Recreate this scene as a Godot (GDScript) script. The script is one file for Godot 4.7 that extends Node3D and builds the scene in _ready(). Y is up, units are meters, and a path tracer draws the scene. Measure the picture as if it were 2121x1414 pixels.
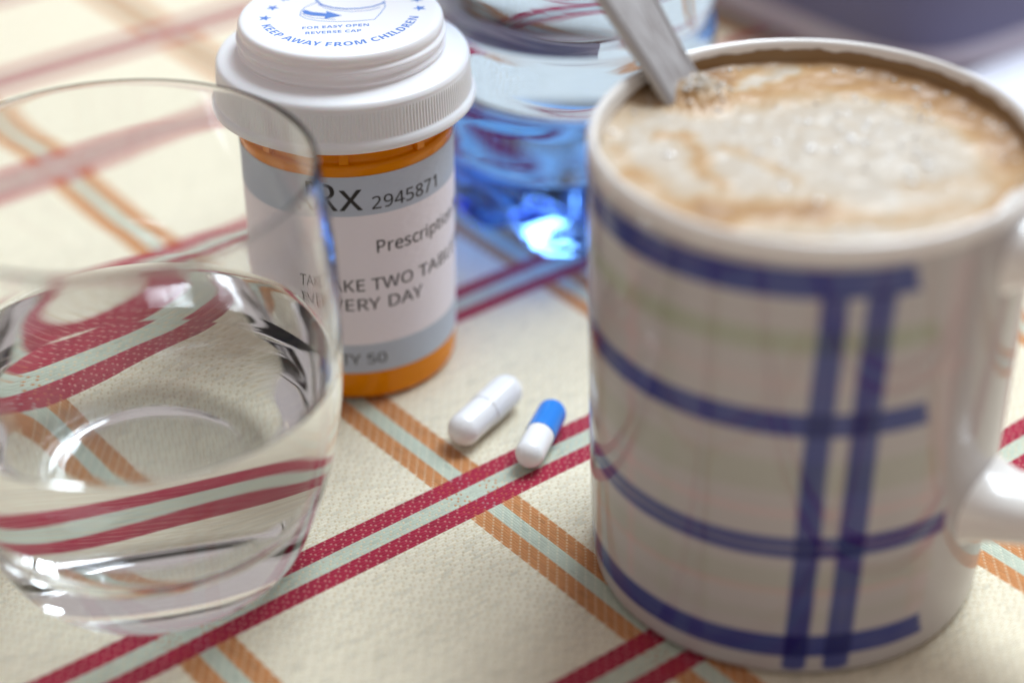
extends Node3D
# A table by a window: tumbler of water, pill bottle, two capsules, mug of coffee with a spoon,
# blue water bottle and a dark case behind. Units are metres; mm() helpers work in millimetres.

const PHI := 0.66348          # turn of the tablecloth's weave on the table
const PU := 0.07225           # repeat of the orange stripes
const PV := 0.06447           # repeat of the red stripes
const OFF_U := 0.20696
const OFF_V := -0.34331
const MUG := Vector3(0.05612, 0, -0.32572)
const VIAL := Vector3(-0.03671, 0, -0.40542)
const TUMBLER := Vector3(-0.0745, 0, -0.327)
const BOTTLE := Vector3(0.017, 0, -0.472)

var font := SystemFont.new()
var font_bold := SystemFont.new()
var rng := RandomNumberGenerator.new()
var materials := {}


func _ready() -> void:
	rng.seed = 7
	view_and_light()
	font.font_names = PackedStringArray(["Droid Sans"])
	font_bold.font_names = PackedStringArray(["Droid Sans"])
	font_bold.font_weight = 700
	make_materials()
	tablecloth()
	dark_case()
	white_sheet()
	water_bottle()
	pill_bottle()
	capsules()
	mug()
	coffee()
	spoon()
	tumbler()


# ------------------------------------------------------------------ camera, light

func view_and_light() -> void:
	var cam := Camera3D.new()
	cam.name = "camera"
	cam.transform = Transform3D(Basis(Vector3(0.999897, -0.012043, 0.007785), Vector3(0.014341, 0.839751, -0.542782), Vector3(0, 0.542838, 0.839838)).orthonormalized(), Vector3(0, 0.26296, 0))
	var lens := CameraAttributesPhysical.new()
	lens.frustum_focal_length = 69.8
	lens.frustum_focus_distance = 0.424
	lens.frustum_near = 0.02
	lens.frustum_far = 20.0
	lens.exposure_aperture = 4.4
	cam.attributes = lens
	cam.near = 0.02
	cam.far = 20.0
	cam.fov = 19.51
	add_child(cam)
	cam.current = true
	var env := Environment.new()
	env.background_mode = Environment.BG_COLOR
	env.background_color = Color(0.885, 0.845, 0.845)      # the room round the table
	env.background_energy_multiplier = 0.58
	env.tonemap_mode = Environment.TONE_MAPPER_LINEAR
	env.tonemap_exposure = 1.0
	env.sdfgi_enabled = true
	env.ssao_enabled = true
	env.ssil_enabled = true
	var we := WorldEnvironment.new()
	we.name = "room_air"
	we.environment = env
	add_child(we)
	# the window: two high panes, behind the table and to the right
	for k in 2:
		var a := AreaLight3D.new()
		a.name = "window_light"
		a.area_size = Vector2(0.44, 0.95)
		a.light_color = Color(0.90, 0.955, 1.0)
		a.light_energy = 2.35
		a.area_range = 8.0
		a.shadow_enabled = true
		a.light_specular = 1.0
		add_child(a, true)
		var c := Vector3(0.55, 1.42, -1.05) + Vector3(0.81, 0, 0.58) * 0.5 * (k - 0.5)
		a.look_at_from_position(c, Vector3(0.05, 0.05, -0.37), Vector3.UP)


# ------------------------------------------------------------------ helpers

func tag(o: Node, label: String, category: String, group := "") -> void:
	o.set_meta("label", label)
	o.set_meta("category", category)
	if group:
		o.set_meta("group", group)


func thing(called: String, label: String, category: String, at := Vector3.ZERO, group := "") -> Node3D:
	var o := Node3D.new()
	o.name = called
	o.position = at
	add_child(o, true)
	tag(o, label, category, group)
	return o


func put(called: String, mesh: Mesh, m: Material, parent: Node, at := Vector3.ZERO) -> MeshInstance3D:
	var o := MeshInstance3D.new()
	o.name = called
	o.mesh = mesh
	if m:
		o.material_override = m
	o.position = at
	parent.add_child(o, true)
	return o


func srgb(r: int, g: int, b: int) -> Color:
	return Color(r / 255.0, g / 255.0, b / 255.0)


func mat(name_: String, c: Color, rough := 0.5, metal := 0.0, spec := 0.5) -> StandardMaterial3D:
	var m := StandardMaterial3D.new()
	m.resource_name = name_
	m.albedo_color = c
	m.roughness = rough
	m.metallic = metal
	m.metallic_specular = spec
	materials[name_] = m
	return m


func clear(name_: String, c: Color, ior: float, a := 0.0, rough := 0.0) -> StandardMaterial3D:
	var m := mat(name_, Color(c, a), rough)
	m.refraction_enabled = true
	m.refraction_scale = (ior - 1.0) / 10.0
	m.transparency = BaseMaterial3D.TRANSPARENCY_ALPHA
	return m


func make_materials() -> void:
	clear("clear_glass", Color(0.985, 0.99, 0.99), 1.335)
	clear("water_top", Color(1, 1, 1), 1.33)
	clear("water_against_glass", Color(1, 1, 1), 1.12)
	clear("blue_bottle_wall", Color(0.79, 0.87, 1.0), 1.34)
	clear("deep_blue_base", Color(0.22, 0.48, 1.0), 1.34)
	clear("amber_plastic", Color(1.0, 0.61, 0.0), 1.48, 0.72, 0.02).metallic_specular = 0.25
	var w := mat("cap_plastic", srgb(236, 234, 234), 0.34)
	w.subsurf_scatter_enabled = true
	w.subsurf_scatter_strength = 0.1
	mat("ink_black", srgb(38, 36, 36), 0.6)
	mat("ink_blue", srgb(76, 122, 196), 0.5)
	mat("white_gelatin", srgb(238, 236, 234), 0.16)
	mat("blue_gelatin", srgb(38, 128, 218), 0.12)
	mat("white_band", srgb(232, 231, 228), 0.2)
	mat("steel", srgb(184, 181, 180), 0.36, 1.0)
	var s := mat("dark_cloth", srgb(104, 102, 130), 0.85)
	mat("bounce_lit_cloth", srgb(186, 178, 188), 0.85)  # paler than the navy: bounced light painted on the lower part of the case
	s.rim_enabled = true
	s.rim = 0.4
	mat("paper", srgb(214, 215, 226), 0.6)
	mat("blue_cap_plastic", srgb(40, 80, 190), 0.35)


func smooth(points: Array, each := 6) -> PackedVector2Array:
	# Catmull-Rom through the profile's points (mm), as metres
	var out := PackedVector2Array()
	var n := points.size()
	for i in n - 1:
		var p1 := Vector2(points[i][0], points[i][1])
		var p2 := Vector2(points[i + 1][0], points[i + 1][1])
		var p0: Vector2 = Vector2(points[i - 1][0], points[i - 1][1]) if i > 0 else p1 * 2 - p2
		var p3: Vector2 = Vector2(points[i + 2][0], points[i + 2][1]) if i + 2 < n else p2 * 2 - p1
		# limit the tangents by the span, so that short steps beside long ones do not overshoot
		var span := (p2 - p1).length()
		var m1 := ((p2 - p0) * 0.5).limit_length(span)
		var m2 := ((p3 - p1) * 0.5).limit_length(span)
		for k in each:
			var t := float(k) / each
			var t2 := t * t
			var t3 := t2 * t
			out.append(((2 * t3 - 3 * t2 + 1) * p1 + (t3 - 2 * t2 + t) * m1 + (3 * t2 - 2 * t3) * p2 + (t3 - t2) * m2) * 0.001)
	out.append(Vector2(points[n - 1][0], points[n - 1][1]) * 0.001)
	return out


func new_arrays() -> Array:
	return [PackedVector3Array(), PackedVector3Array(), PackedVector2Array(), PackedInt32Array()]


func surface(mesh: ArrayMesh, a: Array, m: Material = null) -> void:
	var s := []
	s.resize(Mesh.ARRAY_MAX)
	s[Mesh.ARRAY_VERTEX] = a[0]
	s[Mesh.ARRAY_NORMAL] = a[1]
	s[Mesh.ARRAY_TEX_UV] = a[2]
	s[Mesh.ARRAY_INDEX] = a[3]
	mesh.add_surface_from_arrays(Mesh.PRIMITIVE_TRIANGLES, s)
	if m:
		mesh.surface_set_material(mesh.get_surface_count() - 1, m)


func lathe_arrays(pr: PackedVector2Array, seg := 128, from := 0.0, to := TAU, flip := false) -> Array:
	# the profile runs so that the outside lies on its right hand: outwards, up, over the rim, down the inside
	var a := new_arrays()
	var n := pr.size()
	for i in n:
		var d := (pr[mini(i + 1, n - 1)] - pr[maxi(i - 1, 0)]).normalized()
		var nr := Vector2(d.y, -d.x)
		if flip:
			nr = -nr
		for k in seg + 1:
			var th := from + (to - from) * k / seg
			a[0].append(Vector3(pr[i].x * sin(th), pr[i].y, pr[i].x * cos(th)))
			a[1].append(Vector3(nr.x * sin(th), nr.y, nr.x * cos(th)).normalized())
			a[2].append(Vector2((th + PI) / TAU, pr[i].y))
	grid_index(a, n, seg + 1, flip)
	return a


func grid_index(a: Array, rows: int, cols: int, flip := false) -> void:
	for i in rows - 1:
		for k in cols - 1:
			var p := i * cols + k
			var q := p + cols
			if flip:
				a[3].append_array([p, q + 1, q, p, p + 1, q + 1])
			else:
				a[3].append_array([p, q, q + 1, p, q + 1, p + 1])


func lathe(pr: PackedVector2Array, seg := 128, from := 0.0, to := TAU, flip := false) -> ArrayMesh:
	var m := ArrayMesh.new()
	surface(m, lathe_arrays(pr, seg, from, to, flip))
	return m


func shaped(a: Array) -> ArrayMesh:
	# recompute smooth normals of a deformed grid
	var nn := PackedVector3Array()
	nn.resize(a[0].size())
	var at := {}
	for i in a[0].size():
		var key := Vector3i((a[0][i] * 1e6).round())
		if not at.has(key):
			at[key] = Vector3.ZERO
	for t in range(0, a[3].size(), 3):
		var p: Vector3 = a[0][a[3][t]]
		var f: Vector3 = (a[0][a[3][t + 2]] - p).cross(a[0][a[3][t + 1]] - p)
		for k in 3:
			at[Vector3i((a[0][a[3][t + k]] * 1e6).round())] += f
	for i in a[0].size():
		nn[i] = at[Vector3i((a[0][i] * 1e6).round())].normalized()
	a[1] = nn
	var m := ArrayMesh.new()
	surface(m, a)
	return m


func sweep(path: Array, sections: Array, side: Vector3, round_ := 24) -> Array:
	# superellipse sections [half width, half height] (metres) along a path; side is the width's direction
	var a := new_arrays()
	var n := path.size()
	for i in n:
		var d: Vector3 = (path[mini(i + 1, n - 1)] - path[maxi(i - 1, 0)]).normalized()
		var w := (side - d * side.dot(d)).normalized()
		var h := w.cross(d).normalized()
		for k in round_ + 1:
			var th := TAU * k / round_
			var e: float = sections[i][2] if sections[i].size() > 2 else 1.0
			var c := pow(absf(cos(th)), e) * signf(cos(th))
			var s := pow(absf(sin(th)), e) * signf(sin(th))
			a[0].append(path[i] + w * c * sections[i][0] + h * s * sections[i][1])
			a[1].append(Vector3.UP)
			a[2].append(Vector2(float(k) / round_, float(i) / n))
	grid_index(a, n, round_ + 1)
	return a


func curve_points(points: Array, each := 8) -> Array:
	var out := []
	for i in points.size() - 1:
		var p1: Vector3 = points[i]
		var p2: Vector3 = points[i + 1]
		var p0: Vector3 = points[i - 1] if i > 0 else p1 * 2 - p2
		var p3: Vector3 = points[i + 2] if i + 2 < points.size() else p2 * 2 - p1
		for k in each:
			out.append(p1.cubic_interpolate(p2, p0, p3, float(k) / each))
	out.append(points[-1])
	return out


func text_arrays(text: String, f: Font, bold := false) -> Array:
	# triangles of the lettering, scaled so that it spans 0..1 across and its capitals 0..1 up
	var t := TextMesh.new()
	t.font = f
	t.font_size = 48
	t.pixel_size = 0.01
	t.depth = 0.02
	t.curve_step = 1.0
	t.text = text
	t.horizontal_alignment = HORIZONTAL_ALIGNMENT_LEFT
	var s := t.get_mesh_arrays() if t.get_surface_count() else []
	var v: PackedVector3Array = s[Mesh.ARRAY_VERTEX]
	var cap := TextMesh.new()
	cap.font = f
	cap.font_size = 48
	cap.pixel_size = 0.01
	cap.depth = 0.02
	cap.text = "E"
	var cb := cap.get_aabb()
	var base_ := t.get_aabb()
	# the baseline: descenders of this string, if any, reach below it
	var has_low := text.contains("p") or text.contains("y") or text.contains("Q")
	var low := base_.position.y
	if has_low:
		var plain := TextMesh.new()
		plain.font = f
		plain.font_size = 48
		plain.pixel_size = 0.01
		plain.depth = 0.02
		plain.text = text.replace("p", "n").replace("y", "v").replace("Q", "O")
		low = plain.get_aabb().position.y + (base_.get_center().y - plain.get_aabb().get_center().y) * 0.0
	var out := PackedVector3Array()
	for p in v:
		out.append(Vector3((p.x - base_.position.x) / base_.size.x, (p.y - low) / cb.size.y, p.z / 0.02))
	var ix: PackedInt32Array = s[Mesh.ARRAY_INDEX] if s[Mesh.ARRAY_INDEX] != null else PackedInt32Array(range(v.size()))
	return [out, ix]


func lettered(text: String, f: Font, place: Callable) -> ArrayMesh:
	var t := text_arrays(text, f)
	var st := SurfaceTool.new()
	st.begin(Mesh.PRIMITIVE_TRIANGLES)
	st.set_smooth_group(-1)
	for i in t[1]:
		st.add_vertex(place.call(t[0][i]))
	st.generate_normals()
	return st.commit()


func noise(seed_: int, freq: float, octaves := 3) -> FastNoiseLite:
	var n := FastNoiseLite.new()
	n.seed = seed_
	n.noise_type = FastNoiseLite.TYPE_SIMPLEX_SMOOTH
	n.frequency = freq
	n.fractal_octaves = octaves
	return n


func near_path(p: Vector2, path: Array) -> float:
	var best := 1e9
	for i in path.size() - 1:
		var a: Vector2 = path[i]
		var b: Vector2 = path[i + 1]
		var t := clampf((p - a).dot(b - a) / maxf((b - a).length_squared(), 1e-9), 0, 1)
		best = minf(best, p.distance_squared_to(a + (b - a) * t))
	return sqrt(best)


# ------------------------------------------------------------------ tablecloth

func cloth_height(x: float, z: float, wave: FastNoiseLite, fold: FastNoiseLite) -> float:
	return -0.0005 * (0.5 + 0.5 * wave.get_noise_2d(x * 1000, z * 1000)) - 0.0011 * (0.5 + 0.5 * fold.get_noise_2d(x * 1000, z * 1000)) + 0.0002


func tablecloth() -> void:
	# weave: 112 warp and 84 weft threads in one repeat of the checks
	var nu := 112
	var nv := 84
	var wide := nu * 12
	var size := nv * 14
	var r := RandomNumberGenerator.new()
	r.seed = 11
	var cream_a := srgb(222, 203, 166)  # ecru warp yarn, its tan also standing for shade between the threads
	var cream_b := srgb(238, 229, 205)
	var red := srgb(168, 26, 58)
	var orange := srgb(202, 136, 82)
	var sage := srgb(196, 203, 183)
	var warp_c := PackedColorArray()
	var weft_c := PackedColorArray()
	var warp_zone := PackedInt32Array()
	var weft_zone := PackedInt32Array()
	for i in nu:
		var d := absf(fposmod((i + 0.5) / nu + 0.5, 1.0) - 0.5) * PU * 1000
		var zone := 2 if d < 2.2 else 1 if d < 6.7 else 0
		warp_zone.append(zone)
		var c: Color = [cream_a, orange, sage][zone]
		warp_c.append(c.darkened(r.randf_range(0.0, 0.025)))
	for j in nv:
		var d := absf(fposmod((j + 0.5) / nv + 0.5, 1.0) - 0.5) * PV * 1000
		var zone := 2 if d < 2.15 else 1 if d < 6.65 else 0
		weft_zone.append(zone)
		var c: Color = [cream_b, red, sage][zone]
		weft_c.append(c.darkened(r.randf_range(0.0, 0.025)))
	var order := [0, 2, 1, 3]
	# every float takes up the dye a little differently
	var tone := PackedFloat32Array()
	for k in nu * nv * 2:
		tone.append(1.0 - absf(r.randfn(0.0, 0.035)))
	var top := PackedByteArray()
	for j in nv:
		for i in nu:
			var over: bool
			if warp_zone[i] > 0 and weft_zone[j] == 0:
				over = (i + j) % 4 != 0
			else:
				over = (i + order[j % 4]) % 4 == 0
			top.append(1 if over else 0)
	var col := PackedByteArray()
	col.resize(wide * size * 3)
	var hgt := PackedByteArray()
	hgt.resize(wide * size)
	var ragged := noise(3, 0.9, 2)
	for y in size:
		var fy := y * float(nv) / size
		for x in wide:
			var fx := x * float(nu) / wide + 0.13 * ragged.get_noise_2d(fy * 4.0, x * 0.05)
			var fy2 := fy + 0.13 * ragged.get_noise_2d(x * 0.5, fy * 0.4)
			var i := posmod(floori(fx), nu)
			var j := posmod(floori(fy2), nv)
			var u := fx - floorf(fx)
			var v := fy2 - floorf(fy2)
			var h: float
			var c: Color
			var up := top[j * nu + i] == 1
			var lone := Vector2((u - 0.5) / 0.5, (v - 0.5) / 0.5).length_squared() > 0.62
			if up and lone and not top[posmod(j - 1, nv) * nu + i] and not top[posmod(j + 1, nv) * nu + i]:
				up = false
			elif not up and lone and top[j * nu + posmod(i - 1, nu)] and top[j * nu + posmod(i + 1, nu)]:
				up = true
			if up:
				var across := 2 * u - 1
				var a := v
				var run := 1.0
				if top[posmod(j - 1, nv) * nu + i]:
					a += 1
					run += 1
				if top[posmod(j + 1, nv) * nu + i]:
					run += 1
				h = sqrt(maxf(0.0, 1 - 0.8 * across * across)) * (0.45 + 0.55 * sin(PI * clampf((a + 0.25) / (run + 0.5), 0, 1)))
				c = warp_c[i].lerp(weft_c[j], 0.42 if weft_zone[j] == 1 else 0.0) * tone[j / 4 * nu + i]
			else:
				var across := 2 * v - 1
				var a := u
				var run := 1.0
				if not top[j * nu + posmod(i - 1, nu)]:
					a += 1
					run += 1
				if not top[j * nu + posmod(i + 1, nu)]:
					run += 1
				h = sqrt(maxf(0.0, 1 - 0.8 * across * across)) * (0.45 + 0.55 * sin(PI * clampf((a + 0.25) / (run + 0.5), 0, 1)))
				c = weft_c[j].lerp(warp_c[i], 0.5 if warp_zone[i] > 0 and weft_zone[j] == 0 else 0.0) * tone[nu * nv + j * nu + floori(float(i + order[j % 4]) / 4.0)]
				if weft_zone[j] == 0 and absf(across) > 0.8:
					c = c.lerp(warp_c[i], 0.6)      # tan warp between two picks, also painting the shade of the gap
			var k := y * wide + x
			hgt[k] = int(clampf(h, 0, 1) * 255)
			col[k * 3] = int(c.r * 255)
			col[k * 3 + 1] = int(c.g * 255)
			col[k * 3 + 2] = int(c.b * 255)
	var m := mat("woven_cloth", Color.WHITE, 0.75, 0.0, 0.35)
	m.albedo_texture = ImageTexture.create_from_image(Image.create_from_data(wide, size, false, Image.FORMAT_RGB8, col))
	m.heightmap_enabled = true
	m.heightmap_texture = ImageTexture.create_from_image(Image.create_from_data(wide, size, false, Image.FORMAT_L8, hgt))
	m.heightmap_scale = 0.03
	m.rim_enabled = true
	m.rim = 0.2
	# the sheet
	var wave := noise(5, 0.02, 2)
	var fold := noise(9, 0.006, 2)
	var a := new_arrays()
	var nx := 330
	var nz := 290
	var ud := Vector3(cos(PHI), 0, -sin(PHI))
	var vd := Vector3(sin(PHI), 0, cos(PHI))
	for i in nz + 1:
		for k in nx + 1:
			var x := lerpf(-0.75, 0.75, float(k) / nx)
			var z := lerpf(0.15, -1.15, float(i) / nz)
			var p := Vector3(x, cloth_height(x, z, wave, fold), z)
			a[0].append(p)
			a[1].append(Vector3.UP)
			a[2].append(Vector2((p.dot(ud) - OFF_U) / PU, (p.dot(vd) - OFF_V) / PV))
	grid_index(a, nz + 1, nx + 1)
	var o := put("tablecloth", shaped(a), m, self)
	tag(o, "cream woven tablecloth with checks of red, orange and sage stripes", "tablecloth")


# ------------------------------------------------------------------ things behind

func dark_case() -> void:
	# a padded case lying along the red stripes
	var ud := Vector3(cos(PHI), 0, -sin(PHI))
	var vd := Vector3(sin(PHI), 0, cos(PHI))
	var len_ := 0.30
	var depth := 0.20
	var high := 0.038
	var o := thing("navy_case", "dark navy case with bounced light painted as a paler lower edge lying behind the mug and blue bottle", "case", Vector3(0.150, 0, -0.5662) + vd * 0.008 - vd * depth * 0.5 + ud * (len_ * 0.5 - 0.040))
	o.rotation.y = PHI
	var seam_at := 0.010
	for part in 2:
		# navy lid over a shell painted paler for light bounced off the cloth
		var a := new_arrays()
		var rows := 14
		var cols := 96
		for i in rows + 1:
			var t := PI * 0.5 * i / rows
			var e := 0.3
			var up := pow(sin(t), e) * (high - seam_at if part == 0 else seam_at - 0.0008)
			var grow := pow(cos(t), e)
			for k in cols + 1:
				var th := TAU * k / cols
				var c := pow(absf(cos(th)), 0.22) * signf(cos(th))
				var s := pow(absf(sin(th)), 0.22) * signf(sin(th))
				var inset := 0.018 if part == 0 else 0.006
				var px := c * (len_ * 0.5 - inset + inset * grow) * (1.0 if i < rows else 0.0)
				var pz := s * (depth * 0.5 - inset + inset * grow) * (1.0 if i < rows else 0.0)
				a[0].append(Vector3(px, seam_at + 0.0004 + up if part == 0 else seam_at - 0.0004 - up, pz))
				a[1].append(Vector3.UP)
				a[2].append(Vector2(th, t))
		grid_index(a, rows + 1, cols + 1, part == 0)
		put("lid" if part == 0 else "bounce_lit_shell", shaped(a), materials["dark_cloth" if part == 0 else "bounce_lit_cloth"], o)
	var seam := []
	var sec := []
	for k in 97:
		var th := TAU * k / 96
		var c := pow(absf(cos(th)), 0.22) * signf(cos(th))
		var s := pow(absf(sin(th)), 0.22) * signf(sin(th))
		seam.append(Vector3(c * (len_ * 0.5 - 0.0008), seam_at, s * (depth * 0.5 - 0.0008)))
		sec.append([0.0012, 0.0012])
	put("seam", shaped(sweep(seam, sec, Vector3.UP, 8)), materials["bounce_lit_cloth"], o)


func white_sheet() -> void:
	# a folded sheet of white paper between the case and the mug, out of focus
	var ud := Vector3(cos(PHI), 0, -sin(PHI))
	var vd := Vector3(sin(PHI), 0, cos(PHI))
	var o := thing("paper_sheet", "plain white folded paper lying between the dark case and the mug", "paper", Vector3(0.150, 0.0006, -0.5662) + vd * 0.031 + ud * 0.045)
	o.rotation.y = PHI
	for k in 2:
		var a := new_arrays()
		for i in 9:
			for j in 25:
				var x := lerpf(-0.12, 0.12, j / 24.0)
				var z := lerpf(0.027, -0.024, i / 8.0)
				var lift := 0.0006 + k * (0.0005 + 0.0012 * pow(i / 8.0, 2)) + 0.0003 * sin(x * 40)
				a[0].append(Vector3(x, lift, z))
				a[1].append(Vector3.UP)
				a[2].append(Vector2(x, z))
		grid_index(a, 9, 25)
		put("leaf", shaped(a), materials["paper"], o)


func water_bottle() -> void:
	var o := thing("water_bottle", "ribbed blue plastic water bottle standing behind the pill bottle and mug", "bottle", BOTTLE)
	# the wall down to the moulded base; full of water
	var pts := [[35.6, 26.0], [36.2, 27.5], [36.3, 30]]
	var y := 32.0
	while y < 124:
		pts.append_array([[36.4, y], [36.4, y + 7.0], [35.9, y + 9.2], [35.2, y + 11.0], [35.2, y + 12.2], [35.9, y + 14.0]])
		y += 17.0
	pts.append_array([[36.2, y + 1], [36.0, y + 8], [34, y + 18], [29, y + 30], [22, y + 41], [15.5, y + 50], [13.2, y + 55], [13.0, y + 66], [11.5, y + 66.6], [0, y + 66.8]])
	put("body", lathe(smooth(pts, 5), 128), materials["blue_bottle_wall"], o)
	# base with five feet and facets between them
	var a := lathe_arrays(smooth([[0, 6], [6, 5.5], [14, 2.5], [21, 0.3], [26, 0.6], [31, 4.5], [34, 10], [35.4, 16], [36.0, 20], [36.0, 23], [35.6, 26.0]], 6), 160)
	for i in a[0].size():
		var p: Vector3 = a[0][i]
		var th := atan2(p.x, p.z)
		var r := Vector2(p.x, p.z).length()
		var groove := pow(0.5 - 0.5 * cos(5 * th + 0.6), 3.0)
		var low := clampf((22.0 - p.y * 1000) / 18.0, 0, 1) * clampf(r / 0.02, 0, 1)
		p.y += groove * low * 0.006
		var pull := 1 - 0.15 * groove * low - 0.012 * low * absf(sin(7.5 * th + 1.0))
		p.x *= pull
		p.z *= pull
		a[0][i] = p
	put("base", shaped(a), materials["deep_blue_base"], o)
	var top := y + 55.0
	put("cap", lathe(smooth([[0, top + 2], [13.4, top + 2], [15, top + 2.1], [15.2, top + 3], [15.2, top + 14], [14.6, top + 15], [0, top + 15.2]], 4), 96), materials["blue_cap_plastic"], o)


# ------------------------------------------------------------------ pill bottle

func pill_bottle() -> void:
	var o := thing("pill_bottle", "amber prescription pill bottle with white screw cap and printed label", "pill bottle", VIAL)
	put("vial", lathe(smooth([[0, 1.6], [14, 1.5], [19.5, 1.2], [20.6, 0.3], [21.6, 0.1], [22.4, 0.5], [22.9, 1.6], [23.1, 4], [23.5, 28], [23.95, 55], [24.05, 60.3], [24.0, 61.3], [23.5, 61.9], [22.8, 62.1], [22.5, 62.6], [22.5, 67], [22.5, 78], [22.3, 78.6], [21.7, 78.6], [21.4, 78], [21.4, 60], [21.7, 20], [21.5, 5], [20.5, 3.2], [15, 3.1], [0, 3.1]], 4), 160), materials["amber_plastic"], o)
	# thread and locking lugs on the neck
	var ridge := []
	var sec := []
	for k in 81:
		var th := deg_to_rad(-100 + 200.0 * k / 80)
		ridge.append(Vector3(0.0227 * sin(th), 0.0648 + 0.0022 * k / 80, 0.0227 * cos(th)))
		sec.append([0.0006, 0.0006])
	put("thread", shaped(sweep(ridge, sec, Vector3.UP, 10)), materials["amber_plastic"], o)
	for deg in [2.0, 47.0, -42.0, 75.0, -88.0, 150.0, -150.0]:
		var th := deg_to_rad(deg)
		var b := BoxMesh.new()
		b.size = Vector3(0.0021, 0.0052, 0.0016)
		var l := put("locking_lug", b, materials["amber_plastic"], o, Vector3(0.0229 * sin(th), 0.0648, 0.0229 * cos(th)))
		l.rotation.y = th
	label(o)
	cap(o)


func vial_radius(h: float) -> float:
	return lerpf(0.0231, 0.02405, clampf((h - 0.004) / 0.056, 0, 1))


func label(o: Node3D) -> void:
	var n := 512
	var img := Image.create(8, n, false, Image.FORMAT_RGB8)
	for y in n:
		var h := 0.0594 - 0.0516 * (y + 0.5) / n
		var c := srgb(192, 201, 214) if h > 0.0495 or h < 0.0157 else srgb(245, 239, 244)
		for x in 8:
			img.set_pixel(x, y, c)
	var m := mat("label_paper", Color.WHITE, 0.62, 0.0, 0.4)
	m.albedo_texture = ImageTexture.create_from_image(img)
	m.backlight_enabled = true
	m.backlight = Color(0.3, 0.3, 0.3)
	var grain := NoiseTexture2D.new()
	grain.noise = noise(21, 0.12, 2)
	grain.width = 256
	grain.height = 256
	grain.seamless = true
	grain.as_normal_map = true
	grain.bump_strength = 1.2
	m.normal_enabled = true
	m.normal_texture = grain
	m.normal_scale = 0.25
	m.texture_repeat = true
	var a := new_arrays()
	var rows := 16
	var cols := 120
	for i in rows + 1:
		var h := lerpf(0.0078, 0.0594, float(i) / rows)
		for k in cols + 1:
			var th := deg_to_rad(lerpf(-150, 120, float(k) / cols))
			var r := vial_radius(h) + 0.00012
			a[0].append(Vector3(r * sin(th), h, r * cos(th)))
			a[1].append(Vector3(sin(th), 0, cos(th)))
			a[2].append(Vector2(float(k) / cols, lerpf(0.998, 0.002, float(i) / rows)))
	grid_index(a, rows + 1, cols + 1)
	# the sheet's back and its edges, so that it has a thickness
	var front: int = a[0].size()
	for i in front:
		var p: Vector3 = a[0][i]
		var d := Vector3(p.x, 0, p.z).normalized() * 0.00009
		a[0].append(p - d)
		a[1].append(-a[1][i])
		a[2].append(a[2][i])
	for i in rows:
		for k in cols:
			var p := front + i * (cols + 1) + k
			var q := p + cols + 1
			a[3].append_array([p, q + 1, q, p, p + 1, q + 1])
	var mesh := ArrayMesh.new()
	surface(mesh, a)
	var l := put("label", mesh, m, o)
	var lines := [
		["Rx", -15.2, 10.6, 51.1, 6.7], ["2945871", 15.4, 57.5, 50.95, 3.15], ["Prescription N", 16.9, 86.0, 39.6, 3.2],
		["TAKE TWO", -16.5, 37.4, 30.1, 3.05], ["TABLETS", 41.6, 92.0, 30.0, 3.05], ["EVERY DAY", -16.0, 43.8, 25.0, 3.05], ["QTY 50", -15.0, 19.3, 10.2, 2.75],
	]
	for t in lines:
		var a0 := deg_to_rad(t[1])
		var a1 := deg_to_rad(t[2])
		var base_: float = t[3] * 0.001
		var tall: float = t[4] * 0.001
		var place := func(p: Vector3) -> Vector3:
			var th := lerpf(a0, a1, p.x)
			var h := base_ + p.y * tall
			var r := vial_radius(h) + 0.00018 + p.z * 0.00003
			return Vector3(r * sin(th), h, r * cos(th))
		put("lettering", lettered(t[0], font, place), materials["ink_black"], l)


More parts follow.
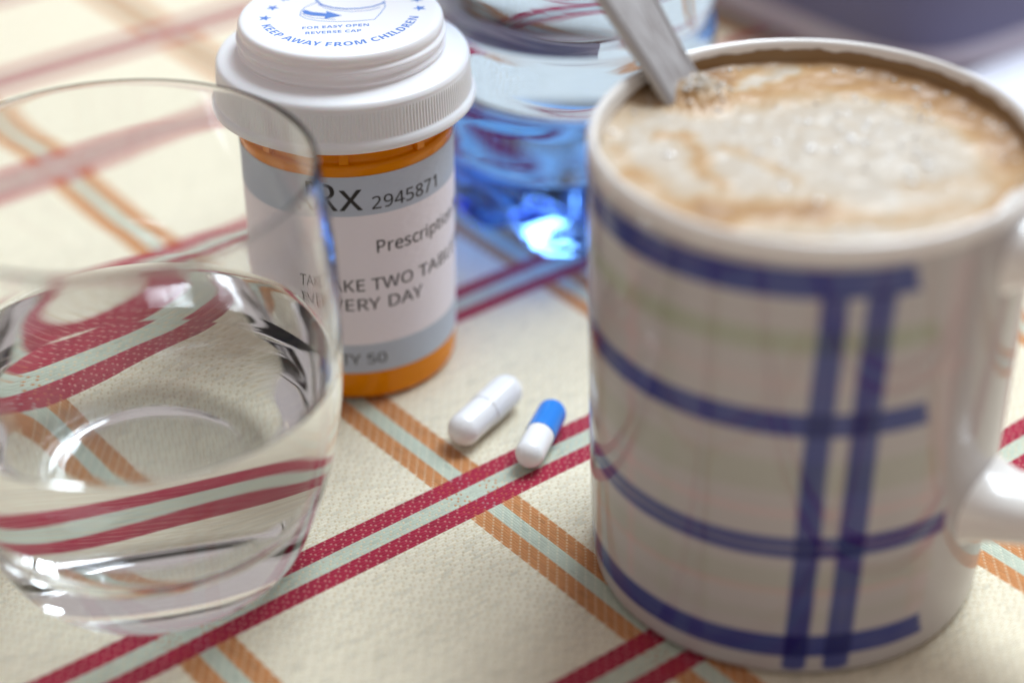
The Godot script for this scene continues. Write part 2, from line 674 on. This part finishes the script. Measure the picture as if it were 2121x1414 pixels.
func cap(o: Node3D) -> void:
	var prof := smooth([
		[0, 87.25], [20.6, 87.25], [21.9, 87.0], [22.5, 86.3], [22.7, 85.3], [22.5, 84.7], [22.5, 84.2], [23.1, 83.6], [23.2, 83.1], [22.7, 82.5], [22.5, 81.9],
		[22.5, 81.4], [23.0, 80.8], [23.0, 80.4], [22.7, 79.9], [22.9, 79.5], [23.9, 79.25], [26.4, 78.8], [27.6, 78.3], [28.15, 77.5], [28.25, 76.8],
	], 4)
	prof.reverse()   # upwards and inwards would face in: list it from the outside in, going up
	var c := put("cap", lathe(prof, 160), materials["cap_plastic"], o)
	c.set_meta("label", "white cap with blue printed warning")
	# ribbed grip, lip and the inside
	var wall := smooth([[24.6, 76.5], [24.6, 68.2], [25.0, 67.5], [28.6, 67.3], [29.3, 67.7], [29.4, 68.6], [29.1, 69.4], [28.7, 69.9], [28.6, 70.3], [28.35, 76.2], [28.25, 76.8]], 4)
	var ribs := 216
	var a := lathe_arrays(wall, ribs * 6)
	for i in a[0].size():
		var p: Vector3 = a[0][i]
		var r := Vector2(p.x, p.z).length()
		if r > 0.0281 and p.y > 0.0699 and p.y < 0.0768:
			var th := atan2(p.x, p.z)
			var fade := smoothstep(0.0699, 0.0705, p.y) * (1 - smoothstep(0.0755, 0.0768, p.y))
			var g := -0.00016 * pow(0.5 + 0.5 * cos(th * ribs), 2.0) * fade
			p.x += p.x / r * g
			p.z += p.z / r * g
			a[0][i] = p
	put("ribbed_grip", shaped(a), materials["cap_plastic"], c)
	put("liner", lathe(smooth([[0, 77.0], [20, 77.0], [24.4, 76.6], [24.7, 76.5]], 3), 64), materials["cap_plastic"], c)
	# printing on the top
	var top := 0.08727
	var turn := deg_to_rad(6)
	var centre := Vector3(-0.0002, 0, -0.0006)
	var arc := func(p: Vector3) -> Vector3:
		var th := turn + deg_to_rad(lerpf(-74.5, 74.5, p.x))
		var r := 0.0178 - p.y * 0.00205
		return centre + Vector3(r * sin(th), top + p.z * 0.00003, r * cos(th))
	put("lettering", lettered("KEEP AWAY FROM CHILDREN", font_bold, arc), materials["ink_blue"], c)
	for t in [["FOR EASY OPEN", Vector2(-7.7, 8.2), Vector2(6.7, 6.9), 1.3], ["REVERSE CAP", Vector2(-6.8, 10.9), Vector2(5.2, 9.9), 1.3]]:
		var p0: Vector2 = t[1] * 0.001
		var p1: Vector2 = t[2] * 0.001
		var upd: Vector2 = Vector2((p1 - p0).y, -(p1 - p0).x).normalized() * t[3] * 0.001
		var flat := func(p: Vector3) -> Vector3:
			var q: Vector2 = p0.lerp(p1, p.x) + upd * p.y
			return Vector3(q.x, top + p.z * 0.00003, q.y)
		put("lettering", lettered(t[0], font_bold, flat), materials["ink_blue"], c)
	for s in [[-16.4, 2.0], [-15.2, -3.6], [17.4, -2.3], [16.6, -7.0], [-12.9, -8.6], [13.6, -11.4]]:
		var ring := []
		var mid := Vector2(s[0], s[1])
		for k in 10:
			var th := PI * k / 5 + mid.angle() + PI
			ring.append(mid + Vector2(cos(th), sin(th)) * (1.55 if k % 2 == 0 else 0.62))
		put("star", flat_shape(ring, top), materials["ink_blue"], c)
	var icon := SurfaceTool.new()
	icon.begin(Mesh.PRIMITIVE_TRIANGLES)
	for l in [
		[[-5.9, -8.2], [-5.7, -7.1], [-4.4, -4.8], [-1.9, -3.2], [1.1, -2.4], [4.1, -2.6], [7.0, -3.5], [8.9, -5.1], [9.5, -6.3], 0.5],
		[[-5.2, -5.1], [-3.6, -3.2], [-1.8, -1.9], [2.5, -0.9], [6.5, -1.6], [8.7, -3.2], 0.16],
		[[-5.7, -6.2], [-7.9, -3.8], [-8.7, -1.8], [-8.8, 0.7], [-7.4, 2.5], [-4.4, 3.9], [-0.4, 4.4], [4.1, 4.2], [7.7, 3.5], [8.9, 0.1], [9.7, -3.2], [9.5, -6.0], 0.17],
		[[-8.5, -0.3], [-7.4, 1.2], [-5.8, 2.2], [-0.8, 3.2], 0.15],
	]:
		var w: float = l[-1]
		var line := PackedVector2Array()
		for k in l.size() - 1:
			line.append(Vector2(l[k][0], l[k][1]))
		for ring in Geometry2D.offset_polyline(line, w * 0.5, Geometry2D.JOIN_ROUND, Geometry2D.END_ROUND):
			if Geometry2D.is_polygon_clockwise(ring) and l.size() > 15:
				continue
			icon.append_from(flat_shape(ring, top, 0.00002 + 0.000004 * w), 0, Transform3D())
	icon.append_from(flat_shape([Vector2(-8.5, -1.8), Vector2(-7.8, -2.1), Vector2(-6.1, -0.9), Vector2(-3.0, -0.1), Vector2(-3.2, -1.4), Vector2(0.4, 1.2), Vector2(-3.3, 2.8), Vector2(-3.2, 1.5), Vector2(-6.3, 0.9), Vector2(-8.0, -0.1)], top, 0.000035), 0, Transform3D())
	put("opening_diagram", icon.commit(), materials["ink_blue"], c)


func flat_shape(ring: Array, y: float, thick := 0.00003) -> ArrayMesh:
	# an outline in mm (x, z) as a thin raised print
	var poly := PackedVector2Array()
	for p in ring:
		poly.append(p)
	var ix := Geometry2D.triangulate_polygon(poly)
	var st := SurfaceTool.new()
	st.begin(Mesh.PRIMITIVE_TRIANGLES)
	for t in range(0, ix.size(), 3):
		var q := [poly[ix[t]], poly[ix[t + 1]], poly[ix[t + 2]]]
		if (q[1] - q[0]).cross(q[2] - q[0]) < 0:
			q.reverse()
		for p in q:
			st.set_normal(Vector3.UP)
			st.add_vertex(Vector3(p.x * 0.001, y + thick, p.y * 0.001))
	var n := poly.size()
	for k in n:
		var p := poly[k]
		var q := poly[(k + 1) % n]
		var nn := Vector3(q.y - p.y, 0, p.x - q.x).normalized()
		for v in [[p, 0], [p, 1], [q, 1], [p, 0], [q, 1], [q, 0]]:
			st.set_normal(nn)
			st.add_vertex(Vector3(v[0].x * 0.001, y + thick * v[1], v[0].y * 0.001))
	return st.commit()


# ------------------------------------------------------------------ capsules

func capsules() -> void:
	for w in [
		["white capsule lying between the pill bottle and the blue and white capsule", Vector3(-0.0063, 0, -0.3718), Vector3(0.0132, 0, -0.0208), 0.0248, 0.00405, "white_gelatin", "white_gelatin"],
		["blue and white capsule lying on the red stripe beside the mug", Vector3(0.0062, 0, -0.3632), Vector3(0.0062, 0, -0.0185), 0.0224, 0.00345, "white_gelatin", "blue_gelatin"],
	]:
		var o := thing("capsule", w[0], "capsule", w[1], "capsules spilled beside the pill bottle")
		o.rotation.y = atan2(w[2].x, w[2].z)
		var half: float = w[3] * 0.5
		var r: float = w[4]
		for k in 2:
			# the body is the nearer half and slips into the cap, the wider, farther half
			var rr := (r if k == 1 else r * 0.955) * 1000
			var lip := -0.6 if k == 1 else -1.0
			var pts := [[0, half * 1000]]
			var e := half * 1000 - rr * 0.95
			for t in [0.2, 0.42, 0.62, 0.8, 0.95]:
				pts.append([rr * sin(PI / 2 * t), e + rr * 0.95 * cos(PI / 2 * t)])
			pts.append_array([[rr, e - 0.6], [rr, lip + 1.5], [rr, lip + 0.25], [rr * 0.985, lip], [rr * 0.9, lip - 0.02], [0, lip]])
			pts.reverse()
			var mesh := lathe(smooth(pts, 4), 48)
			var part := put("capsule_cap" if k == 1 else "capsule_body", mesh, materials[w[6] if k == 1 else w[5]], o, Vector3(0, r + 0.0001, 0))
			part.rotation.x = PI / 2 if k == 1 else -PI / 2


# ------------------------------------------------------------------ mug, coffee, spoon

func mug() -> void:
	var o := thing("mug", "white mug painted with a blue plaid, full of milky coffee", "mug", MUG)
	var glaze := mat("glazed_plaid", Color.WHITE, 0.4, 0.0, 0.0)
	glaze.albedo_texture = plaid()
	glaze.clearcoat_enabled = true
	glaze.clearcoat = 0.8
	glaze.clearcoat_roughness = 0.07
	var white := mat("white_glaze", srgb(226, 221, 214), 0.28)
	white.clearcoat_enabled = true
	white.clearcoat = 1.0
	white.clearcoat_roughness = 0.04
	var outer := lathe_arrays(smooth([[37.2, 0.3], [38.6, 0.35], [39.3, 1.0], [39.6, 2.4], [40.0, 8], [40.55, 22], [41.2, 52], [41.75, 84], [41.9, 91], [41.95, 94.2]], 6), 160)
	for i in outer[2].size():
		outer[2][i] = Vector2(outer[2][i].x, 1 - outer[2][i].y / 0.0972)
	var body := ArrayMesh.new()
	surface(body, outer, glaze)
	surface(body, lathe_arrays(smooth([[41.95, 94.2], [41.9, 95.9], [41.5, 96.9], [40.9, 97.3], [40.3, 97.0], [39.9, 96.2], [39.65, 94.8], [39.4, 91], [38.0, 40], [36.4, 14], [33, 8], [26, 6], [0, 5.6]], 6), 160), white)
	surface(body, lathe_arrays(smooth([[0, 2.6], [30, 2.4], [33.6, 2.0], [34.6, 0.6], [35.6, 0.2], [37.2, 0.3]], 5), 96), white)
	put("body", body, null, o)
	# handle
	var az := deg_to_rad(57)
	var out := Vector3(sin(az), 0, cos(az))
	var pts := []
	for q in [[38.5, 85.0], [45, 86.0], [54, 86.5], [62.5, 83], [67.5, 74], [69, 62], [68.4, 50], [64.5, 38], [57, 32], [47, 29.6], [38.5, 29.2]]:
		pts.append(out * q[0] * 0.001 + Vector3.UP * q[1] * 0.001)
	var path := curve_points(pts, 6)
	var sec := []
	for k in path.size():
		var t := float(k) / (path.size() - 1)
		var flare := exp(-t * 16) + exp(-(1 - t) * 16)
		sec.append([0.0072 + 0.0035 * flare, 0.0050 + 0.0042 * flare, 0.8])
	put("handle", shaped(sweep(path, sec, Vector3.UP.cross(out), 28)), white, o)


func plaid() -> ImageTexture:
	var w := 1536
	var h := 768
	var px := PackedFloat32Array()
	px.resize(w * h * 3)
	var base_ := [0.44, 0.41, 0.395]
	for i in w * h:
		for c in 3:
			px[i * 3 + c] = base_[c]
	var wob := noise(31, 0.012, 2)
	var streak := noise(33, 0.05, 3)
	var blue := [0.020, 0.034, 0.20]
	var green := [0.33, 0.36, 0.25]
	var pink := [0.62, 0.36, 0.36]
	# [across? , from, to (degrees or mm), centre (mm or degrees), half width, drift, colour, strength]
	var strokes := [
		[true, -235, 17.5, 89.6, 3.0, 1.6, blue, 0.98], [true, -235, 25, 60.2, 2.6, 0.9, blue, 0.96],
		[true, -235, 36.5, 33.9, 0.9, 0.3, blue, 1.0], [true, -235, 37, 31.0, 0.9, 0.3, blue, 1.0], [true, -235, 37, 32.4, 0.9, 0.3, blue, 0.55],
		[true, -235, 33.5, 8.1, 2.8, 0.2, blue, 0.96],
		[true, -230, 25, 77.6, 2.2, 1.2, green, 0.8], [true, -230, 31, 48.5, 3.6, 0.6, green, 0.4], [true, -230, 34, 24.2, 3.0, 0.4, green, 0.32], [true, -230, 34, 15.5, 1.6, 0.4, green, 0.2],
		[true, -230, 30, 40.4, 0.8, 0.3, pink, 0.35], [true, -230, 26, 21.7, 0.7, 0.2, pink, 0.4], [true, -230, 38, 69.0, 1.6, 0.2, pink, 0.14],
		[false, 1.5, 87.5, -2.2, 3.4, -2.2, blue, 0.93], [false, 1.5, 87.9, 9.0, 3.8, -1.6, blue, 0.93],
		[false, 1.5, 87.5, -122, 2.7, -1.8, blue, 0.93], [false, 1.5, 87.9, -133, 3.0, -1.8, blue, 0.93],
		[false, 12, 92, -56, 1.6, 0, pink, 0.3], [false, 12, 92, -66, 5, 0, green, 0.16], [false, 12, 92, -43, 2.2, 0, green, 0.16], [false, 12, 92, -30, 1.2, 0, green, 0.15],
		[false, 12, 92, 30, 3.5, 0, pink, 0.2], [false, 12, 80, 27.5, 1.0, 0, green, 0.16], [false, 12, 92, -18, 5, 0, pink, 0.1], [false, 12, 92, -84, 3, 0, pink, 0.2],
	]
	var n := 0
	for s in strokes:
		n += 1
		var x0 := 0
		var x1 := w
		var y0 := 0
		var y1 := h
		if s[0]:
			y0 = maxi(0, int((1 - (s[3] + s[4] + 3.5) / 97.2) * h))
			y1 = mini(h, int((1 - (s[3] - s[4] - 3.5) / 97.2) * h))
		else:
			x0 = posmod(int((s[3] - s[4] - 6 + 180) / 360 * w), w)
			x1 = mini(w, x0 + int((2 * s[4] + 12) / 360.0 * w))
			y0 = maxi(0, int((1 - (s[2] + 2) / 97.2) * h))
		for y in range(y0, y1):
			var mm := (1 - (y + 0.5) / h) * 97.2
			for x in range(x0, x1):
				var deg := (x + 0.5) / w * 360 - 180
				var along: float
				var e: float
				var lateral: float
				if s[0]:
					var dd := deg if deg < 60 else deg - 360
					lateral = mm - s[3] - s[5] * sin(deg_to_rad(dd + 20)) * 0.6 - 0.28 * wob.get_noise_2d(dd * 1.5, n * 50)
					along = dd
					e = smoothstep(s[1], s[1] + 1.6, along + 0.8 * streak.get_noise_2d(lateral * 30, n)) * (1 - smoothstep(s[2] - 0.8, s[2] + 0.5, along + 1.2 * streak.get_noise_2d(lateral * 26, n) + lateral * 0.4))
					e *= 1 - smoothstep(s[4] - 0.28, s[4] + 0.22, absf(lateral))
				else:
					lateral = (deg - s[3] - s[5] * (1 - mm / 90.0)) - 0.4 * wob.get_noise_2d(mm * 3, n * 50)
					along = mm
					e = smoothstep(s[1] - 0.6, s[1] + 0.8, along - 0.06 * lateral * lateral) * (1 - smoothstep(s[2] - 0.8, s[2] + 0.5, along + 0.5 * streak.get_noise_2d(lateral * 20, n)))
					e *= 1 - smoothstep(s[4] - 0.7, s[4] + 0.5, absf(lateral))
				if e <= 0.002:
					continue
				var k: float = e * s[7]
				var v := 0.975 + 0.11 * streak.get_noise_2d(lateral * 24 + n * 90, along * 0.6) + 0.08 * wob.get_noise_2d(along * 4, n * 31)
				v = clampf(v, 0, 1)
				var i := (y * w + x) * 3
				for c in 3:
					px[i + c] *= lerpf(1.0, lerpf(1.0, s[6][c] / base_[c], v), k)
	var bytes := PackedByteArray()
	bytes.resize(w * h * 3)
	for i in w * h:
		var c := Color(px[i * 3], px[i * 3 + 1], px[i * 3 + 2]).linear_to_srgb()
		bytes[i * 3] = int(c.r * 255)
		bytes[i * 3 + 1] = int(c.g * 255)
		bytes[i * 3 + 2] = int(c.b * 255)
	return ImageTexture.create_from_image(Image.create_from_data(w, h, false, Image.FORMAT_RGB8, bytes))


const BUBBLES := [[-11.9, -10.9, 0.7], [-6.2, -5.5, 1.3], [-9.7, -1.8, 1.0], [-0.3, -2.8, 1.6], [4.7, -2.2, 1.3], [-26.5, -1.1, 1.7], [0.8, -14.0, 1.1], [8.9, -17.3, 0.9], [-6.0, 2.9, 1.0], [13.9, 1.0, 1.2], [16.4, 10.8, 1.2], [20.2, 4.5, 1.4], [-1.5, 17.3, 1.2], [0.7, 27.8, 1.1], [5.7, 28.0, 1.2], [-6.7, 11.7, 1.3], [-1.1, -14.9, 0.8], [-14.8, -13.6, 0.6], [8, -7, 1.4], [11, -10, 1.1], [6.5, -11, 0.9], [10, -5, 1.0], [23, 13, 0.9]]


func coffee() -> void:
	var level := 0.0923
	var o := thing("coffee", "foamy milky coffee filling the blue plaid mug", "coffee", MUG + Vector3(0, level, 0))
	var rim := 0.0394
	var n := 512
	var img := Image.create(n, n, false, Image.FORMAT_RGB8)
	var warp := noise(41, 0.045, 3)
	var fine := noise(43, 0.5, 3)
	var cloud := noise(47, 0.06, 3)
	# tan swirls: path (mm), width, strength
	var swirls := [
		[[[-19.4, -25.5], [-7.4, -26.1], [3.3, -29.5], [13.3, -29.3], [24, -24], [33, -12], [36, 0]], 4.6, 0.9],
		[[[-17, -34], [-13, -30]], 3.4, 1.2], [[[-27.1, -8.7], [-23.2, -8.6], [-21.0, -1.7], [-21.0, 6.5], [-17.9, 10.6]], 1.6, 0.85],
		[[[-15.7, -4.1], [-8.8, 3.6], [-5.0, 8.0], [-4.0, 11.0]], 1.1, 0.5], [[[-19.9, 19.5], [-10.7, 21.1], [-3.3, 20.5]], 3.6, 1.25], [[[-3.3, 21.5], [11.2, 24.5], [22, 20]], 2.6, 0.6],
		[[[-33.0, 6.6], [-27.8, 16.3], [-18, 27]], 2.6, 0.7], [[[-24.5, -22.0], [-20.0, -18.2], [-15, -20]], 2.0, 0.7], [[[16.8, 12.8], [27, 12], [34, 6]], 2.4, 0.4],
		[[[-8, 32], [2, 36], [14, 33], [26, 26], [34, 14]], 2.2, 0.5], [[[-36, -4], [-33, 8]], 1.2, 0.4],
	]
	var milk := [[[1, -36.4], [-7.0, -31.8], [-13.0, -26.3], [-17, -24.5], [-20, -25]], 1.5]
	var paths := []
	for s in swirls:
		var p := []
		for q in s[0]:
			p.append(Vector2(q[0], q[1]))
		paths.append(p)
	var mp := []
	for q in milk[0]:
		mp.append(Vector2(q[0], q[1]))
	var white := srgb(180, 170, 156)
	var tan_ := srgb(170, 132, 86)
	var brown := srgb(138, 100, 60)
	for y in n:
		for x in n:
			var p := Vector2(x + 0.5, y + 0.5) / n * 80.0 - Vector2(40, 40)
			if p.length() > 39.95:
				continue
			var q := p + Vector2(warp.get_noise_2d(p.x * 4, p.y * 4), warp.get_noise_2d(p.x * 4 + 300, p.y * 4)) * 1.6
			var t := 0.10 + 0.16 * cloud.get_noise_2d(p.x * 5, p.y * 5)
			for k in swirls.size():
				var d: float = near_path(q, paths[k]) / (swirls[k][1] * 1.3)
				if d < 2.4:
					t += swirls[k][2] * exp(-d * d)
			t += (0.5 + 0.25 * (p.x - p.y) / 40.0) * smoothstep(30.0 - 0.1 * (p.x - p.y), 39.3, p.length() + 1.5 * warp.get_noise_2d(p.x * 6, p.y * 6))
			var dm := near_path(q, mp) / 1.8
			t *= 1 - 0.9 * exp(-dm * dm)
			t += 0.05 * fine.get_noise_2d(p.x * 3, p.y * 3)
			var c := white.lerp(tan_, clampf(t, 0, 1))
			if t > 0.95:
				c = c.lerp(brown, clampf((t - 0.95) * 1.1, 0, 0.75))
			img.set_pixel(x, y, c)
	var m := mat("foam", Color.WHITE, 0.38, 0.0, 0.45)
	m.albedo_texture = ImageTexture.create_from_image(img)
	# a gently uneven surface with fine froth on its right side
	var a := new_arrays()
	var rows := 110
	var cols := 260
	var lump := noise(51, 0.05, 2)
	var froth := noise(53, 0.9, 2)
	var smear := noise(57, 0.35, 3)
	for i in rows + 1:
		var rr := rim * (1 - float(i) / rows)
		for k in cols + 1:
			var th := TAU * k / cols
			var x := rr * sin(th) * 1000
			var z := rr * cos(th) * 1000
			var y := 0.00035 * lump.get_noise_2d(x * 2, z * 2) + 0.0001 * smear.get_noise_2d(x, z)
			var patch := exp(-(pow((x - 21) / 12, 2) + pow((z + 10) / 11, 2)))
			y += 0.00025 * patch * (0.5 + absf(froth.get_noise_2d(x, z)))
			y += 0.0009 * pow(rr / rim, 24)
			# froth heaped against the spoon
			var dx := (x + 18.8) / 5.6
			var dz := (z + 25.0) / 5.2
			y += 0.0048 * exp(-(dx * dx + dz * dz)) * (0.8 + 0.5 * smear.get_noise_2d(x * 2, z * 2))
			y *= 1.0 if i < rows else 0.0
			a[0].append(Vector3(rr * sin(th), y, rr * cos(th)))
			a[1].append(Vector3.UP)
			a[2].append(Vector2(x / 80 + 0.5, z / 80 + 0.5))
	grid_index(a, rows + 1, cols + 1)
	put("foam", shaped(a), m, o)
	# bubbles
	var bm := mat("bubble_film", srgb(206, 200, 192), 0.25, 0.0, 0.4)
	bm.clearcoat_enabled = true
	bm.clearcoat = 1.0
	bm.clearcoat_roughness = 0.05
	var st := SurfaceTool.new()
	st.begin(Mesh.PRIMITIVE_TRIANGLES)
	var ball := SphereMesh.new()
	ball.radial_segments = 16
	ball.rings = 8
	for b in BUBBLES:
		var r: float = b[2] * 0.00075
		st.append_from(ball, 0, Transform3D(Basis().scaled(Vector3(r, r * 0.55, r) * 2), Vector3(b[0] * 0.001, -0.00005, b[1] * 0.001)))
	for k in 200:
		var p: Vector2
		if k < 90:
			p = Vector2(rng.randfn(19, 7), rng.randfn(-9, 8))
		elif k < 150:
			p = Vector2(rng.randfn(-18.8, 3.2), rng.randfn(-25, 3.0))
		else:
			var th := rng.randf() * TAU
			p = Vector2(sin(th), cos(th)) * (38.4 - absf(rng.randfn(0, 1.2)))
		if p.length() > 38.8:
			continue
		var r := rng.randf_range(0.0002, 0.00055)
		var dx := (p.x + 18.8) / 5.6
		var dz := (p.y + 25.0) / 5.2
		var y := 0.0048 * exp(-(dx * dx + dz * dz)) * 0.9 + 0.0009 * pow(p.length() / 39.52, 24)
		st.append_from(ball, 0, Transform3D(Basis().scaled(Vector3(r, r * 0.7, r) * 2), Vector3(p.x * 0.001, y + 0.0001, p.y * 0.001)))
	st.generate_normals()
	var bub := put("bubbles", st.commit(), bm, o)
	bub.set_meta("kind", "stuff")
	# a thin film that the coffee has left on the inside of the mug, higher on the far side
	var f := new_arrays()
	var film_n := noise(61, 0.4, 3)
	for i in 9:
		for k in 201:
			var th := deg_to_rad(lerpf(25, 268, k / 200.0))
			var edge := 0.0032 + 0.0006 * film_n.get_noise_2d(k * 0.4, 3) * (1.0 if k < 195 else 0.3)
			edge *= smoothstep(0, 30, k) * (1 - smoothstep(150, 200, k))
			var y := -0.0006 + (edge + 0.0006) * i / 8.0
			var h := level + y
			var r := 0.0394 + (h - 0.0923) * 0.06 - 0.00012 * (1 - pow(i / 8.0, 3))
			f[0].append(Vector3(r * sin(th), y, r * cos(th)))
			f[1].append(-Vector3(sin(th), 0, cos(th)))
			f[2].append(Vector2(k / 200.0, i / 8.0))
	grid_index(f, 9, 201, true)
	put("coffee_film", shaped(f), mat("crema", srgb(132, 104, 70), 0.3), o)


func spoon() -> void:
	var touch := Vector3(0.0302, 0.0987, -0.3549)
	var d := Vector3(-0.646, 1, -0.436).normalized()
	var w := Vector3(0.56, 0, -0.83).normalized()
	var o := thing("teaspoon", "steel teaspoon standing in the coffee and leaning on the rim of the mug", "spoon", touch - d * 0.110)
	# handle: a flat strip with a raised edge, fanning out towards its end
	var path := []
	var sec := []
	for k in 41:
		var t := k / 40.0
		var s := lerpf(-0.072, 0.066, t)
		path.append(d * (0.110 + s))
		var half := lerpf(0.0030, 0.0064, smoothstep(-0.075, 0.0, s)) + 0.0003 + 0.0024 * clampf(s / 0.03, 0, 1.6)
		if s > 0.052:
			half *= sqrt(maxf(0.02, 1 - pow((s - 0.052) / 0.0142, 2)))
		sec.append([half, lerpf(0.0014, 0.0011, t), 0.42])
	var a := sweep(path, sec, w, 48)
	var steel: StandardMaterial3D = materials["steel"]
	var brush := NoiseTexture2D.new()
	brush.noise = noise(71, 0.2, 3)
	brush.width = 256
	brush.height = 256
	brush.seamless = true
	steel.roughness_texture = brush
	steel.roughness = 1.0
	steel.uv1_scale = Vector3(6, 0.3, 1)
	put("handle", shaped(a), steel, o)
	# a raised border along both edges of the handle's face
	for s in [-1.0, 1.0]:
		var line := []
		var ls := []
		for k in range(4, 37):
			line.append(path[k] + w * s * (sec[k][0] - 0.0012) + d.cross(w).normalized() * (-sec[k][1] if d.cross(w).z < 0 else sec[k][1]) * 0.98)
			ls.append([0.0005, 0.00022])
		put("border", shaped(sweep(line, ls, w, 10)), steel, o)
	# bowl, under the foam
	var bowl := new_arrays()
	for i in 25:
		var t := i / 24.0
		for k in 25:
			var q := k / 24.0 * 2 - 1
			var half := 0.0135 * sqrt(maxf(0.0, 1 - pow(2 * t - 1, 2))) + 0.0002
			var dip := 0.0045 * (1 - q * q) * sin(PI * t)
			bowl[0].append(d * (0.002 + 0.040 * t) + w * half * q - d.cross(w).normalized() * dip * (1.0 if d.cross(w).y > 0 else -1.0))
			bowl[1].append(Vector3.UP)
			bowl[2].append(Vector2(t, q))
	grid_index(bowl, 25, 25)
	put("bowl", shaped(bowl), steel, o)


# ------------------------------------------------------------------ tumbler of water

func tumbler() -> void:
	var o := thing("tumbler", "clear rounded glass tumbler half full of water", "glass", TUMBLER)
	var level := 47.6
	var outside := [[0, 2.4], [10, 2.3], [16, 1.9], [19.6, 1.1], [22.0, 0.3], [23.8, 0.1], [25.8, 0.4], [27.8, 1.5], [29.6, 3.2], [31.6, 6.2], [34.2, 12.6], [36.5, 19.5], [38.5, 27.4], [40.2, 37], [41.0, 46], [41.3, 57], [41.1, 70], [40.2, 81], [39.2, 89], [38.95, 90.4], [38.75, 90.9], [38.45, 91.05], [38.15, 90.8], [38.05, 90.1], [38.2, 88.5], [39.1, 80.5], [39.65, 70], [39.75, 57], [39.5, 50], [39.3, level]]
	var inside := [[39.3, level], [38.6, 40], [37.2, 32.5], [34.7, 25], [31, 18.8], [26, 14.2], [20, 11.2], [13.5, 9.6], [7, 8.9], [0, 8.7]]
	put("glass_wall", lathe(smooth(outside, 6), 200), materials["clear_glass"], o)
	var w := thing("water", "still water filling the lower half of the glass tumbler", "water", TUMBLER)
	# where the water wets the glass, one boundary between the two; the face looks into the water, as the glass ends there
	var m := ArrayMesh.new()
	surface(m, lathe_arrays(smooth(inside.slice(3), 6), 200), materials["water_against_glass"])
	surface(m, lathe_arrays(smooth([[39.3, level], [38.9, level - 0.55], [38.3, level - 0.85], [37.2, level - 1.0], [34, level - 1.05], [20, level - 1.05], [0, level - 1.05]], 5), 200), materials["water_top"])
	put("water_body", m, null, w)
